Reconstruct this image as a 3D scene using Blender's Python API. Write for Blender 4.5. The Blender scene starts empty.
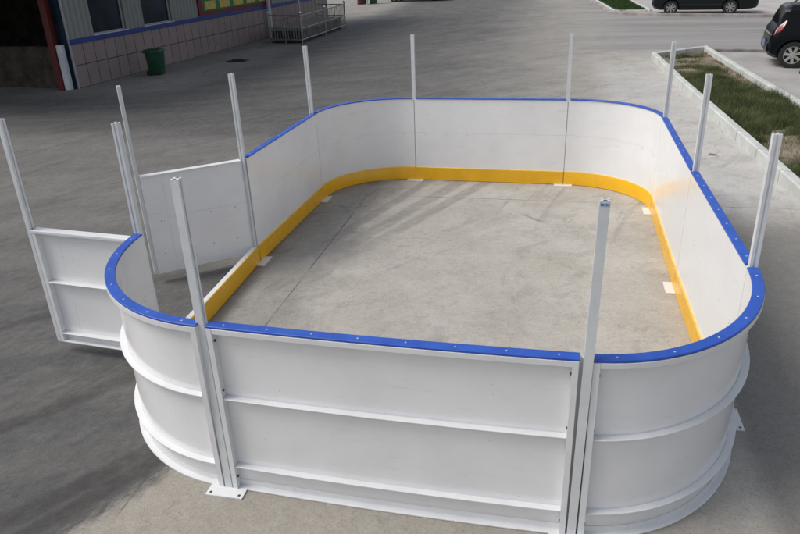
import bpy, bmesh, math, random
import numpy as np
from mathutils import Vector, Matrix
random.seed(7); rng = np.random.default_rng(7)
S = bpy.context.scene
COL = S.collection
R = math.radians

# ------------------------------------------------------------------ camera
CX, CY, CZ, YAW, PIT, ROL, FPX = 1.81457, -3.01003, 2.88328, -0.22773, 0.43043, -0.04025, 688.522
cam = bpy.data.cameras.new('camera'); co = bpy.data.objects.new('camera', cam); COL.objects.link(co)
d = Vector((math.sin(YAW)*math.cos(PIT), math.cos(YAW)*math.cos(PIT), -math.sin(PIT)))
r = Vector((math.cos(YAW), -math.sin(YAW), 0)); u = r.cross(d)
r2 = math.cos(ROL)*r + math.sin(ROL)*u; u2 = -math.sin(ROL)*r + math.cos(ROL)*u
m = Matrix((r2, u2, -d)).transposed().to_4x4(); m.translation = (CX, CY, CZ)
co.matrix_world = m
cam.sensor_fit = 'HORIZONTAL'; cam.sensor_width = 36; cam.lens = FPX/800*36
cam.clip_start = 0.05; cam.clip_end = 3000
S.camera = co

# ------------------------------------------------------------------ light
SUN_EL, SUN_AZ = 52, 255          # azimuth of the sun, clockwise from +Y (sun stands to the left, a little behind the camera)
w = bpy.data.worlds.new('World'); S.world = w; w.use_nodes = True
nt = w.node_tree; bg = nt.nodes['Background']
sky = nt.nodes.new('ShaderNodeTexSky'); sky.sky_type = 'NISHITA'; sky.sun_disc = False
sky.sun_elevation = R(SUN_EL); sky.sun_rotation = R(SUN_AZ)
sky.air_density = 1.0; sky.dust_density = 4.0; sky.ozone_density = 1.0
hs = nt.nodes.new('ShaderNodeHueSaturation'); hs.inputs['Saturation'].default_value = .5   # hazy, whitish sky
nt.links.new(sky.outputs[0], hs.inputs['Color']); nt.links.new(hs.outputs[0], bg.inputs[0]); bg.inputs[1].default_value = 0.13
sl = bpy.data.lights.new('sun', 'SUN'); sl.energy = 1.3; sl.angle = R(28); sl.color = (1.0, .97, .925)
so = bpy.data.objects.new('sun', sl); COL.objects.link(so)
sd = Vector((math.sin(R(SUN_AZ))*math.cos(R(SUN_EL)), math.cos(R(SUN_AZ))*math.cos(R(SUN_EL)), math.sin(R(SUN_EL))))
so.rotation_euler = sd.to_track_quat('Z', 'Y').to_euler()
S.view_settings.view_transform = 'Standard'; S.view_settings.look = 'None'
S.view_settings.exposure = 0.1; S.view_settings.gamma = 1.0; S.view_settings.use_curve_mapping = False

# ------------------------------------------------------------------ node helpers
class NT:
    def __init__(s, name):
        s.m = bpy.data.materials.new(name); s.m.use_nodes = True
        s.t = s.m.node_tree; s.n = s.t.nodes; s.p = s.n['Principled BSDF']
        s.tc = s.n.new('ShaderNodeTexCoord')
    def L(s, a, b): s.t.links.new(a, b)
    def inp(s, sock, v):
        if hasattr(v, 'is_output'): s.L(v, sock)
        else: sock.default_value = v
    def math(s, op, a, b=0.0, c=0.0, clamp=False):
        n = s.n.new('ShaderNodeMath'); n.operation = op; n.use_clamp = clamp
        s.inp(n.inputs[0], a); s.inp(n.inputs[1], b)
        if op in ('MULTIPLY_ADD', 'SMOOTH_MIN'): s.inp(n.inputs[2], c)
        return n.outputs[0]
    def ramp(s, v, a, b, oa=0.0, ob=1.0, smooth=True):
        n = s.n.new('ShaderNodeMapRange'); n.interpolation_type = 'SMOOTHSTEP' if smooth else 'LINEAR'
        s.inp(n.inputs[0], v)
        if a > b: a, b, oa, ob = b, a, ob, oa
        n.inputs[1].default_value = a; n.inputs[2].default_value = b
        n.inputs[3].default_value = oa; n.inputs[4].default_value = ob
        return n.outputs[0]
    def mapping(s, rot=0, scale=(1, 1, 1), loc=(0, 0, 0), src=None):
        # rotate first, then scale: two mapping nodes
        a = s.n.new('ShaderNodeMapping'); a.inputs['Rotation'].default_value = (0, 0, rot)
        s.L(src or s.tc.outputs['Object'], a.inputs[0])
        b = s.n.new('ShaderNodeMapping'); b.inputs['Scale'].default_value = scale; b.inputs['Location'].default_value = loc
        s.L(a.outputs[0], b.inputs[0]); return b.outputs[0]
    def noise(s, vec=None, scale=5, detail=4, rough=.55, dist=0.0):
        n = s.n.new('ShaderNodeTexNoise'); s.L(vec or s.tc.outputs['Object'], n.inputs['Vector'])
        n.inputs['Scale'].default_value = scale; n.inputs['Detail'].default_value = detail
        n.inputs['Roughness'].default_value = rough; n.inputs['Distortion'].default_value = dist
        return n.outputs['Fac']
    def mix(s, f, a, b, mode='MIX'):
        n = s.n.new('ShaderNodeMix'); n.data_type = 'RGBA'; n.blend_type = mode
        s.inp(n.inputs[0], f)
        for i, v in ((6, a), (7, b)):
            if hasattr(v, 'is_output'): s.L(v, n.inputs[i])
            else: n.inputs[i].default_value = (*v, 1)
        return n.outputs[2]
    def bump(s, h, strength=.3, dist=.01):
        n = s.n.new('ShaderNodeBump'); n.inputs['Strength'].default_value = strength
        n.inputs['Distance'].default_value = dist; s.L(h, n.inputs['Height'])
        s.L(n.outputs[0], s.p.inputs['Normal'])
    def sep(s):
        n = s.n.new('ShaderNodeSeparateXYZ'); s.L(s.tc.outputs['Object'], n.inputs[0]); return n.outputs

def plain(name, col, rough=.5, metal=0.0, spec=.5, var=.12, scale=6, bump=0.0, coat=0.0):
    k = NT(name)
    n = k.noise(scale=scale, detail=5)
    f = k.ramp(n, .3, .7)
    c0 = tuple(c*(1-var) for c in col); c1 = tuple(min(1, c*(1+var)) for c in col)
    k.L(k.mix(f, c0, c1), k.p.inputs['Base Color'])
    k.inp(k.p.inputs['Roughness'], k.ramp(k.noise(scale=scale*2.3), .2, .8, rough*.85, min(1, rough*1.15)))
    k.p.inputs['Metallic'].default_value = metal
    k.p.inputs['Specular IOR Level'].default_value = spec
    k.p.inputs['Coat Weight'].default_value = coat
    k.p.inputs['Coat Roughness'].default_value = .08
    if bump: k.bump(k.noise(scale=scale*14, detail=2), bump, .004)
    return k.m

# ------------------------------------------------------------------ materials
def ground_material():
    k = NT('concrete_yard'); x, y, z = k.sep()
    big = k.noise(scale=.35, detail=5); med = k.noise(scale=1.6, detail=6, rough=.62); fine = k.noise(scale=11, detail=7, rough=.7)
    grit = k.noise(scale=85, detail=3, rough=.7)
    st = k.noise(k.mapping(R(-58), (.9, 2.2, 1)), scale=1.9, detail=10, rough=.74, dist=.8)
    st2 = k.noise(k.mapping(R(-64), (2.2, 6, 1), (3, 1, 0)), scale=2.6, detail=10, rough=.78, dist=.6)
    # curved tyre sweeps
    g = k.n.new('ShaderNodeVectorMath'); g.operation = 'DISTANCE'
    k.L(k.tc.outputs['Object'], g.inputs[0]); g.inputs[1].default_value = (14, 2, 0)
    at = k.math('ARCTAN2', k.math('SUBTRACT', y, 2.0), k.math('SUBTRACT', x, 14.0))
    cmb = k.n.new('ShaderNodeCombineXYZ'); k.L(k.math('MULTIPLY', g.outputs['Value'], 2.6), cmb.inputs[0]); k.L(k.math('MULTIPLY', at, 3.0), cmb.inputs[1])
    arc = k.noise(cmb.outputs[0], scale=1.0, detail=6, rough=.65, dist=.3)
    g2 = k.n.new('ShaderNodeVectorMath'); g2.operation = 'DISTANCE'
    k.L(k.tc.outputs['Object'], g2.inputs[0]); g2.inputs[1].default_value = (-12, 30, 0)
    at2 = k.math('ARCTAN2', k.math('SUBTRACT', y, 30.0), k.math('SUBTRACT', x, -12.0))
    cmb2 = k.n.new('ShaderNodeCombineXYZ'); k.L(k.math('MULTIPLY', g2.outputs['Value'], 1.7), cmb2.inputs[0]); k.L(k.math('MULTIPLY', at2, 4.0), cmb2.inputs[1])
    arc2 = k.noise(cmb2.outputs[0], scale=1.0, detail=6, rough=.65, dist=.3)
    # worn driving lane left of the slab joint, rubbed dark by tyres; lens darkening is painted into its tone too
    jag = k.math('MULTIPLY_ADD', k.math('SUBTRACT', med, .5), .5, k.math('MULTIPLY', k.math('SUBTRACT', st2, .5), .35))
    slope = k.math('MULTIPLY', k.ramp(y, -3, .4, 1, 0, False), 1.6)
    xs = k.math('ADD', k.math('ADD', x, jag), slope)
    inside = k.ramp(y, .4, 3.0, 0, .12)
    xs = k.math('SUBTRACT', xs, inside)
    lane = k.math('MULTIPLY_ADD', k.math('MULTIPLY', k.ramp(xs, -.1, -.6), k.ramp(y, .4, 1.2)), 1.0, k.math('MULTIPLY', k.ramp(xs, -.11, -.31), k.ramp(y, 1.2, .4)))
    # beyond the rink the dark tone fades towards the right
    xb = k.math('ADD', x, k.math('MULTIPLY', k.math('SUBTRACT', big, .5), 4.0))
    back = k.math('MULTIPLY', k.ramp(xb, 5.2, -2.5), k.ramp(y, 5.6, 8.5))
    lane_far = k.ramp(y, 6.5, 10, 1, 0)
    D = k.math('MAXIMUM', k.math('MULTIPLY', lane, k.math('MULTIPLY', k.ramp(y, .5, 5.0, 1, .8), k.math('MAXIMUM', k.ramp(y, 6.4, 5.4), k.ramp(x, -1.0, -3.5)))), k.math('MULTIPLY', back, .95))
    # cleaner apron in front of the building
    ap = k.math('MULTIPLY', k.ramp(k.math('ADD', x, k.math('MULTIPLY', med, 1.2)), -5.6, -7.6), k.ramp(y, 10.5, 14))
    D = k.math('MULTIPLY', D, k.math('SUBTRACT', 1.0, k.math('MULTIPLY', ap, .55)))
    D = k.math('MULTIPLY', D, k.ramp(st, .35, .62, .93, 1.02))
    D = k.math('MULTIPLY', D, k.ramp(arc2, .35, .65, .92, 1.03))
    rk = k.math('MULTIPLY', k.math('MULTIPLY', k.ramp(y, .95, 1.4), k.ramp(y, 5.8, 5.6)), k.ramp(x, -1.12, -.98))   # the floor inside the boards is less worn
    D = k.math('MULTIPLY', D, k.math('SUBTRACT', 1.0, k.math('MULTIPLY', rk, .62)))
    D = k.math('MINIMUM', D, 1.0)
    base = k.mix(k.ramp(med, .3, .7), (.385, .365, .325), (.50, .48, .44))
    base = k.mix(k.ramp(big, .4, .65, 0, .7), base, (.42, .39, .34))
    pale = k.math('MULTIPLY', k.math('MULTIPLY', k.ramp(x, 2.4, 3.2), k.ramp(x, 5.1, 5.0)), k.math('MULTIPLY', k.ramp(y, 4.8, 5.6), k.ramp(y, 18, 14)))
    base = k.mix(k.math('MULTIPLY', pale, .75), base, k.mix(k.ramp(med, .3, .7), (.53, .52, .495), (.62, .61, .585)))
    # stains of the light slabs
    stain = k.math('MULTIPLY', k.ramp(k.noise(scale=1.7, detail=10, rough=.78, dist=.4), .5, .68), .42)
    base = k.mix(stain, base, (.27, .255, .23))
    scuff = k.math('MULTIPLY', k.ramp(arc, .58, .7), k.ramp(y, 3.0, 7.0, .2, .6))
    base = k.mix(scuff, base, (.16, .155, .15))
    st3 = k.math('MULTIPLY', k.ramp(st, .54, .68), k.ramp(x, -1.2, 1.2, .6, .3))
    base = k.mix(st3, base, (.15, .145, .14))
    # greyer slab right of the rink, with the boards' soft shadow painted in
    grey = k.math('MULTIPLY', k.ramp(x, 3.0, 3.2), k.ramp(y, 5.28, 4.2))
    base = k.mix(k.math('MULTIPLY', grey, .8), base, (.20, .193, .18))
    apron = k.math('MULTIPLY', k.ramp(y, .3, -.1), k.ramp(x, 4, 2))
    base = k.mix(k.math('MULTIPLY', apron, .6), base, (.29, .265, .225))
    # rubber bands left by tyres across the back left of the rink floor
    def band(x0, y0, dx, dy, wd):
        q = k.math('ADD', k.math('MULTIPLY', k.math('SUBTRACT', x, x0), dy), k.math('MULTIPLY', k.math('SUBTRACT', y, y0), -dx))
        q = k.math('ABSOLUTE', k.math('ADD', q, k.math('MULTIPLY', k.math('SUBTRACT', med, .5), .09)))
        return k.math('MULTIPLY', k.ramp(q, wd, wd*.45), k.math('MULTIPLY', k.ramp(st2, .3, .6, .45, 1), k.math('MULTIPLY', k.ramp(y, 3.0, 4.4), k.ramp(y, 6.3, 6.0))))
    bd = k.math('MAXIMUM', k.math('MAXIMUM', band(-.25, 4.5, .30, .954, .10), band(.12, 4.6, .36, .933, .13)), band(.52, 4.9, .40, .917, .11))
    base = k.mix(k.math('MULTIPLY', bd, .5), base, (.18, .17, .155))
    # a short skid arc and a few rubbed spots
    g3 = k.n.new('ShaderNodeVectorMath'); g3.operation = 'DISTANCE'; k.L(k.tc.outputs['Object'], g3.inputs[0]); g3.inputs[1].default_value = (2.35, 5.35, 0)
    ska = k.math('MULTIPLY', k.ramp(k.math('ABSOLUTE', k.math('SUBTRACT', g3.outputs['Value'], 1.0)), .045, .0), k.math('MULTIPLY', k.ramp(x, 1.9, 1.7), k.ramp(x, 1.2, 1.45)))
    ska = k.math('MULTIPLY', ska, k.ramp(y, 4.8, 4.7))
    mid = k.noise(scale=30, detail=5, rough=.75)
    spots = k.ramp(k.noise(scale=2.6, detail=6, rough=.75, dist=.5), .64, .72)
    base = k.mix(k.math('MULTIPLY', k.math('MAXIMUM', ska, spots), .55), base, (.15, .145, .135))
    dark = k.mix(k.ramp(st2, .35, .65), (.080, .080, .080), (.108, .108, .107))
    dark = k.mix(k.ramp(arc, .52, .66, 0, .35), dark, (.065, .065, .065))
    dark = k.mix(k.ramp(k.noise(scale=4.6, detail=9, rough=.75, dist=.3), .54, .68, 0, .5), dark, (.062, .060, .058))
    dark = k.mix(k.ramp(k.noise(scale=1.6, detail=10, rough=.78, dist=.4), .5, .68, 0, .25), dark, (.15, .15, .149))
    def track(x0, y0, dx, dy, wd):
        q = k.math('ADD', k.math('MULTIPLY', k.math('SUBTRACT', x, x0), dy), k.math('MULTIPLY', k.math('SUBTRACT', y, y0), -dx))
        q = k.math('ABSOLUTE', k.math('ADD', q, k.math('MULTIPLY', k.math('SUBTRACT', med, .5), .10)))
        return k.math('MULTIPLY', k.ramp(q, wd, wd*.35), k.ramp(st2, .3, .58, .35, 1))
    tk = k.math('MAXIMUM', k.math('MAXIMUM', track(-.93, -.34, .57, .82, .11), track(-.62, -.12, .50, .866, .10)), k.math('MAXIMUM', track(-1.62, .35, .62, .785, .12), track(-2.7, 1.5, .60, .80, .10)))
    tk = k.math('MULTIPLY', k.math('MULTIPLY', tk, k.ramp(y, 3.6, 2.0)), k.ramp(x, -.3, -.5))
    dark = k.mix(k.math('MULTIPLY', tk, .75), dark, (.045, .043, .041))
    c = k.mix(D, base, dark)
    # road beyond: alternating paler and darker wheel bands
    rb = k.math('MULTIPLY', k.ramp(y, 18.2, 19.2), k.ramp(x, 1, 5))
    rn = k.noise(k.mapping(0, (.08, .75, 1)), scale=1.0, detail=5)
    c = k.mix(k.math('MULTIPLY', rb, .85), c, k.mix(k.ramp(rn, .35, .65), (.19, .188, .184), (.31, .305, .298)))
    c = k.mix(k.ramp(fine, .35, .65, 0, .22), c, k.mix(1.0, c, (.62, .62, .62), 'MULTIPLY'))
    c = k.mix(k.ramp(mid, .54, .66, 0, .5), c, k.mix(1.0, c, (.66, .66, .66), 'MULTIPLY'))
    c = k.mix(k.ramp(mid, .46, .34, 0, .45), c, k.mix(1.0, c, (1.28, 1.28, 1.28), 'MULTIPLY'))
    c = k.mix(k.ramp(grit, .55, .66, 0, .6), c, k.mix(1.0, c, (.5, .5, .5), 'MULTIPLY'))
    c = k.mix(k.ramp(grit, .45, .34, 0, .5), c, k.mix(1.0, c, (1.3, 1.3, 1.3), 'MULTIPLY'))
    # slab joints every 5 m
    def joint(v, off, wob):
        vv = k.math('ADD', v, k.math('MULTIPLY', k.math('SUBTRACT', wob, .5), .02))
        t = k.math('SUBTRACT', vv, off)
        t = k.math('DIVIDE', t, 5.0); fr = k.math('FRACT', k.math('ADD', t, 100.5))
        dd = k.math('MULTIPLY', k.math('ABSOLUTE', k.math('SUBTRACT', fr, .5)), 5.0)
        return k.ramp(dd, .011, .003)
    jx = k.math('MULTIPLY', joint(x, -.5, fine), k.math('MULTIPLY', k.math('MULTIPLY', k.ramp(x, -1, -.9), k.ramp(x, .2, .1)), k.math('MULTIPLY', k.ramp(y, 5.4, 5.2), k.ramp(y, -.55, -.35))))
    jy = k.math('MULTIPLY', joint(y, 5.27, fine), k.math('MULTIPLY', k.math('MULTIPLY', k.ramp(y, 4.9, 5), k.ramp(y, 5.7, 5.6)), k.math('MULTIPLY', k.ramp(x, -1.2, -.9), k.ramp(x, 4.9, 4.8))))
    j = k.math('MAXIMUM', jx, jy)
    j = k.math('MULTIPLY', j, k.ramp(med, .38, .58, .12, .7))
    vo = k.n.new('ShaderNodeTexVoronoi'); vo.feature = 'DISTANCE_TO_EDGE'; vo.inputs['Scale'].default_value = .42
    wp = k.n.new('ShaderNodeTexNoise'); wp.inputs['Scale'].default_value = 2.5; wp.inputs['Detail'].default_value = 7; k.L(k.tc.outputs['Object'], wp.inputs['Vector'])
    va = k.n.new('ShaderNodeVectorMath'); va.operation = 'MULTIPLY_ADD'; k.L(wp.outputs['Color'], va.inputs[0]); va.inputs[1].default_value = (.5, .5, 0); k.L(k.tc.outputs['Object'], va.inputs[2])
    k.L(va.outputs[0], vo.inputs['Vector'])
    crack = k.math('MULTIPLY', k.math('MULTIPLY', k.ramp(vo.outputs['Distance'], .0028, .0008), k.ramp(y, .3, .6)), k.ramp(big, .5, .56, 0, .32))
    j = k.math('MAXIMUM', j, crack)
    c = k.mix(j, c, (.06, .055, .05))
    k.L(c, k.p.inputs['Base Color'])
    k.inp(k.p.inputs['Roughness'], k.ramp(fine, .3, .7, .72, .92)); k.p.inputs['Specular IOR Level'].default_value = .35
    h = k.math('SUBTRACT', k.math('ADD', k.math('MULTIPLY', fine, .6), k.math('MULTIPLY', grit, .4)), k.math('MULTIPLY', j, 2.0))
    k.bump(h, .35, .006)
    return k.m

def board_material():
    k = NT('white_board_plastic')
    n = k.noise(scale=2.2, detail=6, rough=.65)
    c = k.mix(k.ramp(n, .3, .75), (.86, .865, .87), (.79, .795, .80))
    sm = k.noise(k.mapping(0, (1, 1, 6)), scale=3.0, detail=7, rough=.7)
    c = k.mix(k.ramp(sm, .56, .78, 0, .34), c, (.56, .55, .53))
    x, y, z = k.sep(); dz = k.math('ADD', z, k.math('MULTIPLY', k.math('SUBTRACT', n, .5), .12))
    c = k.mix(k.ramp(dz, .10, .0, 0, .45), c, (.42, .39, .34))
    scr = k.noise(k.mapping(R(20), (2, 2, 40), (1, 2, 3)), scale=2, detail=3)
    c = k.mix(k.ramp(scr, .72, .75, 0, .22), c, (.5, .5, .5))
    sp = k.noise(scale=38, detail=2)
    c = k.mix(k.ramp(sp, .74, .79, 0, .5), c, (.3, .29, .27))
    k.L(c, k.p.inputs['Base Color'])
    k.inp(k.p.inputs['Roughness'], k.ramp(n, .3, .7, .13, .24)); k.p.inputs['Specular IOR Level'].default_value = .55
    k.bump(k.noise(scale=1.7, detail=2), .12, .015)
    return k.m

def steel_material(name, a, b, rough=.38):
    k = NT(name)
    n = k.noise(scale=5, detail=6, rough=.7)
    c = k.mix(k.ramp(n, .35, .7), a, b)
    s2 = k.noise(k.mapping(0, (14, 14, 1.2)), scale=3, detail=4)
    c = k.mix(k.ramp(s2, .6, .78, 0, .35), c, tuple(v*.62 for v in a))
    k.L(c, k.p.inputs['Base Color']); k.p.inputs['Roughness'].default_value = rough
    k.bump(k.noise(scale=40, detail=2), .06, .003)
    return k.m

def streaked(name, col, col2, rough=.35, spec=.5):
    k = NT(name); n = k.noise(scale=4, detail=6, rough=.7); s = k.noise(k.mapping(0, (1, 1, 9)), scale=5, detail=5)
    c = k.mix(k.ramp(n, .35, .75), col, col2); c = k.mix(k.ramp(s, .6, .8, 0, .4), c, tuple(v*.6 for v in col2))
    k.L(c, k.p.inputs['Base Color']); k.inp(k.p.inputs['Roughness'], k.ramp(n, .3, .7, rough*.8, rough*1.3)); k.p.inputs['Specular IOR Level'].default_value = spec
    return k.m

def rail_material():
    k = NT('blue_rail_plastic'); n = k.noise(scale=7, detail=5, rough=.7)
    c = k.mix(k.ramp(n, .35, .7), (.018, .082, .44), (.028, .11, .52))
    s = k.noise(k.mapping(0, (1, 1, 1)), scale=30, detail=6, rough=.8)
    c = k.mix(k.ramp(s, .62, .74, 0, .4), c, (.25, .36, .72))
    k.L(c, k.p.inputs['Base Color']); k.p.inputs['Roughness'].default_value = .42
    return k.m

def dado_material():
    k = NT('pink_wall_tile'); b = k.n.new('ShaderNodeTexBrick')
    x, y, z = k.sep(); cmb = k.n.new('ShaderNodeCombineXYZ'); k.L(y, cmb.inputs[0]); k.L(z, cmb.inputs[1]); k.L(cmb.outputs[0], b.inputs[0])
    b.offset = 0; b.inputs['Scale'].default_value = 1; b.inputs['Brick Width'].default_value = .42; b.inputs['Row Height'].default_value = .55
    b.inputs['Mortar Size'].default_value = .012; b.inputs['Mortar Smooth'].default_value = .1
    b.inputs['Color1'].default_value = (.30, .235, .225, 1); b.inputs['Color2'].default_value = (.34, .265, .25, 1); b.inputs['Mortar'].default_value = (.06, .045, .045, 1)
    n = k.noise(scale=1.7, detail=6, rough=.7)
    c = k.mix(k.ramp(n, .5, .75, 0, .35), b.outputs[0], (.16, .14, .13))
    k.L(c, k.p.inputs['Base Color']); k.p.inputs['Roughness'].default_value = .55
    return k.m

def cladding_material():
    k = NT('ribbed_cladding'); x, y, z = k.sep()
    wv = k.math('SINE', k.math('MULTIPLY', y, 34.0))
    c = k.mix(k.ramp(wv, .2, .95), (.30, .31, .295), (.23, .235, .225))
    n = k.noise(scale=1.2, detail=5)
    c = k.mix(k.ramp(n, .5, .8, 0, .4), c, (.22, .22, .21))
    k.L(c, k.p.inputs['Base Color']); k.p.inputs['Roughness'].default_value = .5; k.bump(wv, .5, .02)
    return k.m

def soil_material():
    k = NT('dry_soil'); a = k.noise(scale=3, detail=7, rough=.7); b = k.noise(scale=22, detail=4, rough=.7)
    c = k.mix(k.ramp(a, .35, .65), (.17, .13, .09), (.33, .27, .205)); c = k.mix(k.ramp(b, .55, .7, 0, .6), c, (.11, .09, .06))
    k.L(c, k.p.inputs['Base Color']); k.p.inputs['Roughness'].default_value = .95; k.bump(b, .8, .03); return k.m

def grass_material(name, dark, light, dry):
    k = NT(name); a = k.noise(scale=1.8, detail=4); b = k.noise(scale=30, detail=2)
    c = k.mix(k.ramp(a, .35, .65), dark, light); c = k.mix(k.ramp(b, .55, .72, 0, .7), c, dry)
    k.L(c, k.p.inputs['Base Color']); k.p.inputs['Roughness'].default_value = .6
    k.p.inputs['Specular IOR Level'].default_value = .25
    return k.m

def kerb_material():
    k = NT('kerb_concrete'); a = k.noise(scale=3, detail=6, rough=.7); b = k.noise(scale=40, detail=3)
    x, y, z = k.sep()
    c = k.mix(k.ramp(a, .3, .7), (.62, .64, .61), (.49, .51, .49)); c = k.mix(k.ramp(b, .6, .75, 0, .4), c, (.25, .25, .23))
    fr = k.math('FRACT', k.math('ADD', k.math('MULTIPLY', k.math('ADD', x, y), 1.0), 100.0))
    c = k.mix(k.ramp(k.math('ABSOLUTE', k.math('SUBTRACT', fr, .5)), .488, .496, 0, .8), c, (.12, .11, .1))
    k.L(c, k.p.inputs['Base Color']); k.p.inputs['Roughness'].default_value = .85; k.bump(b, .3, .005); return k.m

M = {}
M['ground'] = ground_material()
M['board'] = board_material()
M['frame'] = steel_material('white_painted_steel', (.78, .79, .80), (.72, .73, .745))
M['post'] = steel_material('grey_aluminium_post', (.70, .725, .74), (.62, .645, .66), .4)
M['hollow_shade'] = plain('shadow_gap', (.05, .05, .05), .8)
M['rail'] = rail_material()
M['bolt'] = plain('zinc_bolt', (.65, .66, .68), .3, .6)
M['dark_bolt'] = plain('dark_bolt', (.05, .05, .05), .5)
M['kick'] = streaked('yellow_kick_plastic', (.87, .48, .014), (.79, .42, .014), .3)
M['kicktop'] = plain('yellow_kick_edge', (.85, .55, .10), .45)
M['dado'] = dado_material(); M['clad'] = cladding_material()
M['blueband'] = plain('blue_trim_paint', (.018, .05, .27), .4)
M['red'] = plain('red_steel_paint', (.10, .006, .006), .55)
M['whitepaint'] = plain('pale_pier_paint', (.62, .66, .70), .5)
M['glass'] = plain('dark_window_glass', (.010, .022, .038), .12, spec=.12, var=.5, scale=1.6)  # uneven tone paints reflections into the panes
M['winframe'] = plain('window_frame_paint', (.42, .44, .44), .4)
M['roof'] = plain('roof_sheet', (.2, .21, .23), .5)
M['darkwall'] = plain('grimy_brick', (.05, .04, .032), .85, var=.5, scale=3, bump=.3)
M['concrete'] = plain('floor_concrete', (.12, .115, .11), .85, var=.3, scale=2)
M['kerb'] = kerb_material(); M['soil'] = soil_material()
M['pave'] = plain('parking_concrete', (.37, .355, .345), .85, var=.16, scale=1.1, bump=.2)
M['path'] = plain('pale_paving', (.42, .40, .385), .85, var=.12, scale=1.0, bump=.2)
M['shadedkerb2'] = plain('reddish_kerb_concrete', (.33, .30, .29), .85, var=.25, scale=2)
M['shadedkerb'] = plain('shaded_kerb_concrete', (.24, .23, .22), .85, var=.25, scale=3)  # parking kerb: its shade is put into the darker colour
M['grass'] = grass_material('rough_grass', (.06, .08, .03), (.13, .165, .065), (.32, .28, .16))
M['lawn'] = grass_material('lawn_grass', (.03, .065, .014), (.05, .095, .024), (.075, .1, .04))
M['lawnsoil'] = plain('lawn_base', (.03, .06, .015), .95)
M['binplastic'] = plain('green_bin_plastic', (.006, .065, .028), .4, var=.25)
M['rubber'] = plain('tyre_rubber', (.018, .018, .018), .8)
M['stainless'] = plain('stainless_tube', (.38, .375, .36), .35, .75, var=.2)
M['steelball'] = plain('polished_ball', (.8, .8, .8), .15, .9)
M['blackmetal'] = plain('black_grille', (.02, .02, .02), .5)
M['greybox'] = plain('grey_step_stone', (.22, .22, .215), .6)
M['carblack'] = plain('black_car_paint', (.003, .004, .006), .3, spec=.18, var=.1, coat=.06)
M['carnavy'] = plain('dark_green_car_paint', (.003, .009, .010), .3, spec=.3, var=.1, coat=.15)
M['carglass'] = plain('car_glass', (.004, .005, .006), .1, spec=.2)
M['alloy'] = plain('alloy_wheel', (.55, .56, .57), .3, .7)
M['hubcap'] = plain('dusty_hubcap', (.33, .33, .32), .5, .2)
M['redlamp'] = plain('red_lamp_lens', (.30, .012, .008), .12, coat=.6)
M['clearlamp'] = plain('clear_lamp_lens', (.75, .72, .68), .12, coat=.6)
M['trim'] = plain('black_car_trim', (.012, .012, .013), .55)
M['plateblue'] = plain('pale_blue_number_plate', (.16, .2, .33), .4)
M['yellow'] = plain('yellow_paint', (.75, .6, .08), .4)
M['maroon'] = plain('maroon_plastic', (.07, .008, .02), .45)
M['signgreen'] = plain('green_poster', (.01, .22, .09), .5)
M['signyellow'] = plain('yellow_poster', (.65, .50, .10), .5)
M['signred'] = plain('red_sign_frame', (.16, .012, .015), .45)
M['stickerblue'] = plain('blue_label_print', (.03, .16, .5), .5)
M['cloth'] = plain('black_cloth', (.012, .012, .013), .95)

# ------------------------------------------------------------------ mesh helpers
def link(name, bm, mats, parent=None, smooth=False, bevel=0.0):
    me = bpy.data.meshes.new(name); bm.normal_update(); bm.to_mesh(me); bm.free()
    for mt in (mats if isinstance(mats, (list, tuple)) else [mats]): me.materials.append(M[mt])
    o = bpy.data.objects.new(name, me); COL.objects.link(o)
    if parent: o.parent = parent
    if smooth:
        for p in me.polygons: p.use_smooth = True
    if any(p.use_smooth for p in me.polygons): me.set_sharp_from_angle(angle=R(38))
    if bevel:
        b = o.modifiers.new('bevel', 'BEVEL'); b.width = bevel; b.segments = 2; b.limit_method = 'ANGLE'; b.angle_limit = R(40)
    return o
def empty(name, label, cat, loc=(0, 0, 0), rz=0, group=None):
    o = bpy.data.objects.new(name, None); COL.objects.link(o); o.location = loc; o.rotation_euler = (0, 0, rz)
    o.empty_display_size = .2; return tag(o, label, cat, group)
def tag(o, label, cat, group=None):
    o['label'] = label; o['category'] = cat
    if group: o['group'] = group
    return o
def struct(o): o['kind'] = 'structure'; return o
def box(bm, x0, x1, y0, y1, z0, z1, mi=0, M4=None):
    vs = [bm.verts.new((x, y, z)) for z in (z0, z1) for y in (y0, y1) for x in (x0, x1)]
    if M4 is not None:
        for v in vs: v.co = M4 @ v.co
    for f in ((0, 2, 3, 1), (4, 5, 7, 6), (0, 1, 5, 4), (2, 6, 7, 3), (0, 4, 6, 2), (1, 3, 7, 5)):
        bm.faces.new([vs[i] for i in f]).material_index = mi
    return vs
def tube(bm, p, q, ra, rb=None, seg=12, mi=0, caps=True):
    p = Vector(p); q = Vector(q); rb = ra if rb is None else rb
    ax = (q-p).normalized(); a = ax.orthogonal().normalized(); b = ax.cross(a)
    A = [bm.verts.new(p+(a*math.cos(t)+b*math.sin(t))*ra) for t in [2*math.pi*i/seg for i in range(seg)]]
    B = [bm.verts.new(q+(a*math.cos(t)+b*math.sin(t))*rb) for t in [2*math.pi*i/seg for i in range(seg)]]
    for i in range(seg):
        f = bm.faces.new((A[i], A[(i+1) % seg], B[(i+1) % seg], B[i])); f.material_index = mi; f.smooth = True
    if caps:
        bm.faces.new(A[::-1]).material_index = mi; bm.faces.new(B).material_index = mi
def ball(bm, p, rad, mi=0):
    ret = bmesh.ops.create_icosphere(bm, subdivisions=2, radius=rad, matrix=Matrix.Translation(p))
    for v in ret['verts']:
        for f in v.link_faces: f.material_index = mi; f.smooth = True

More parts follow.
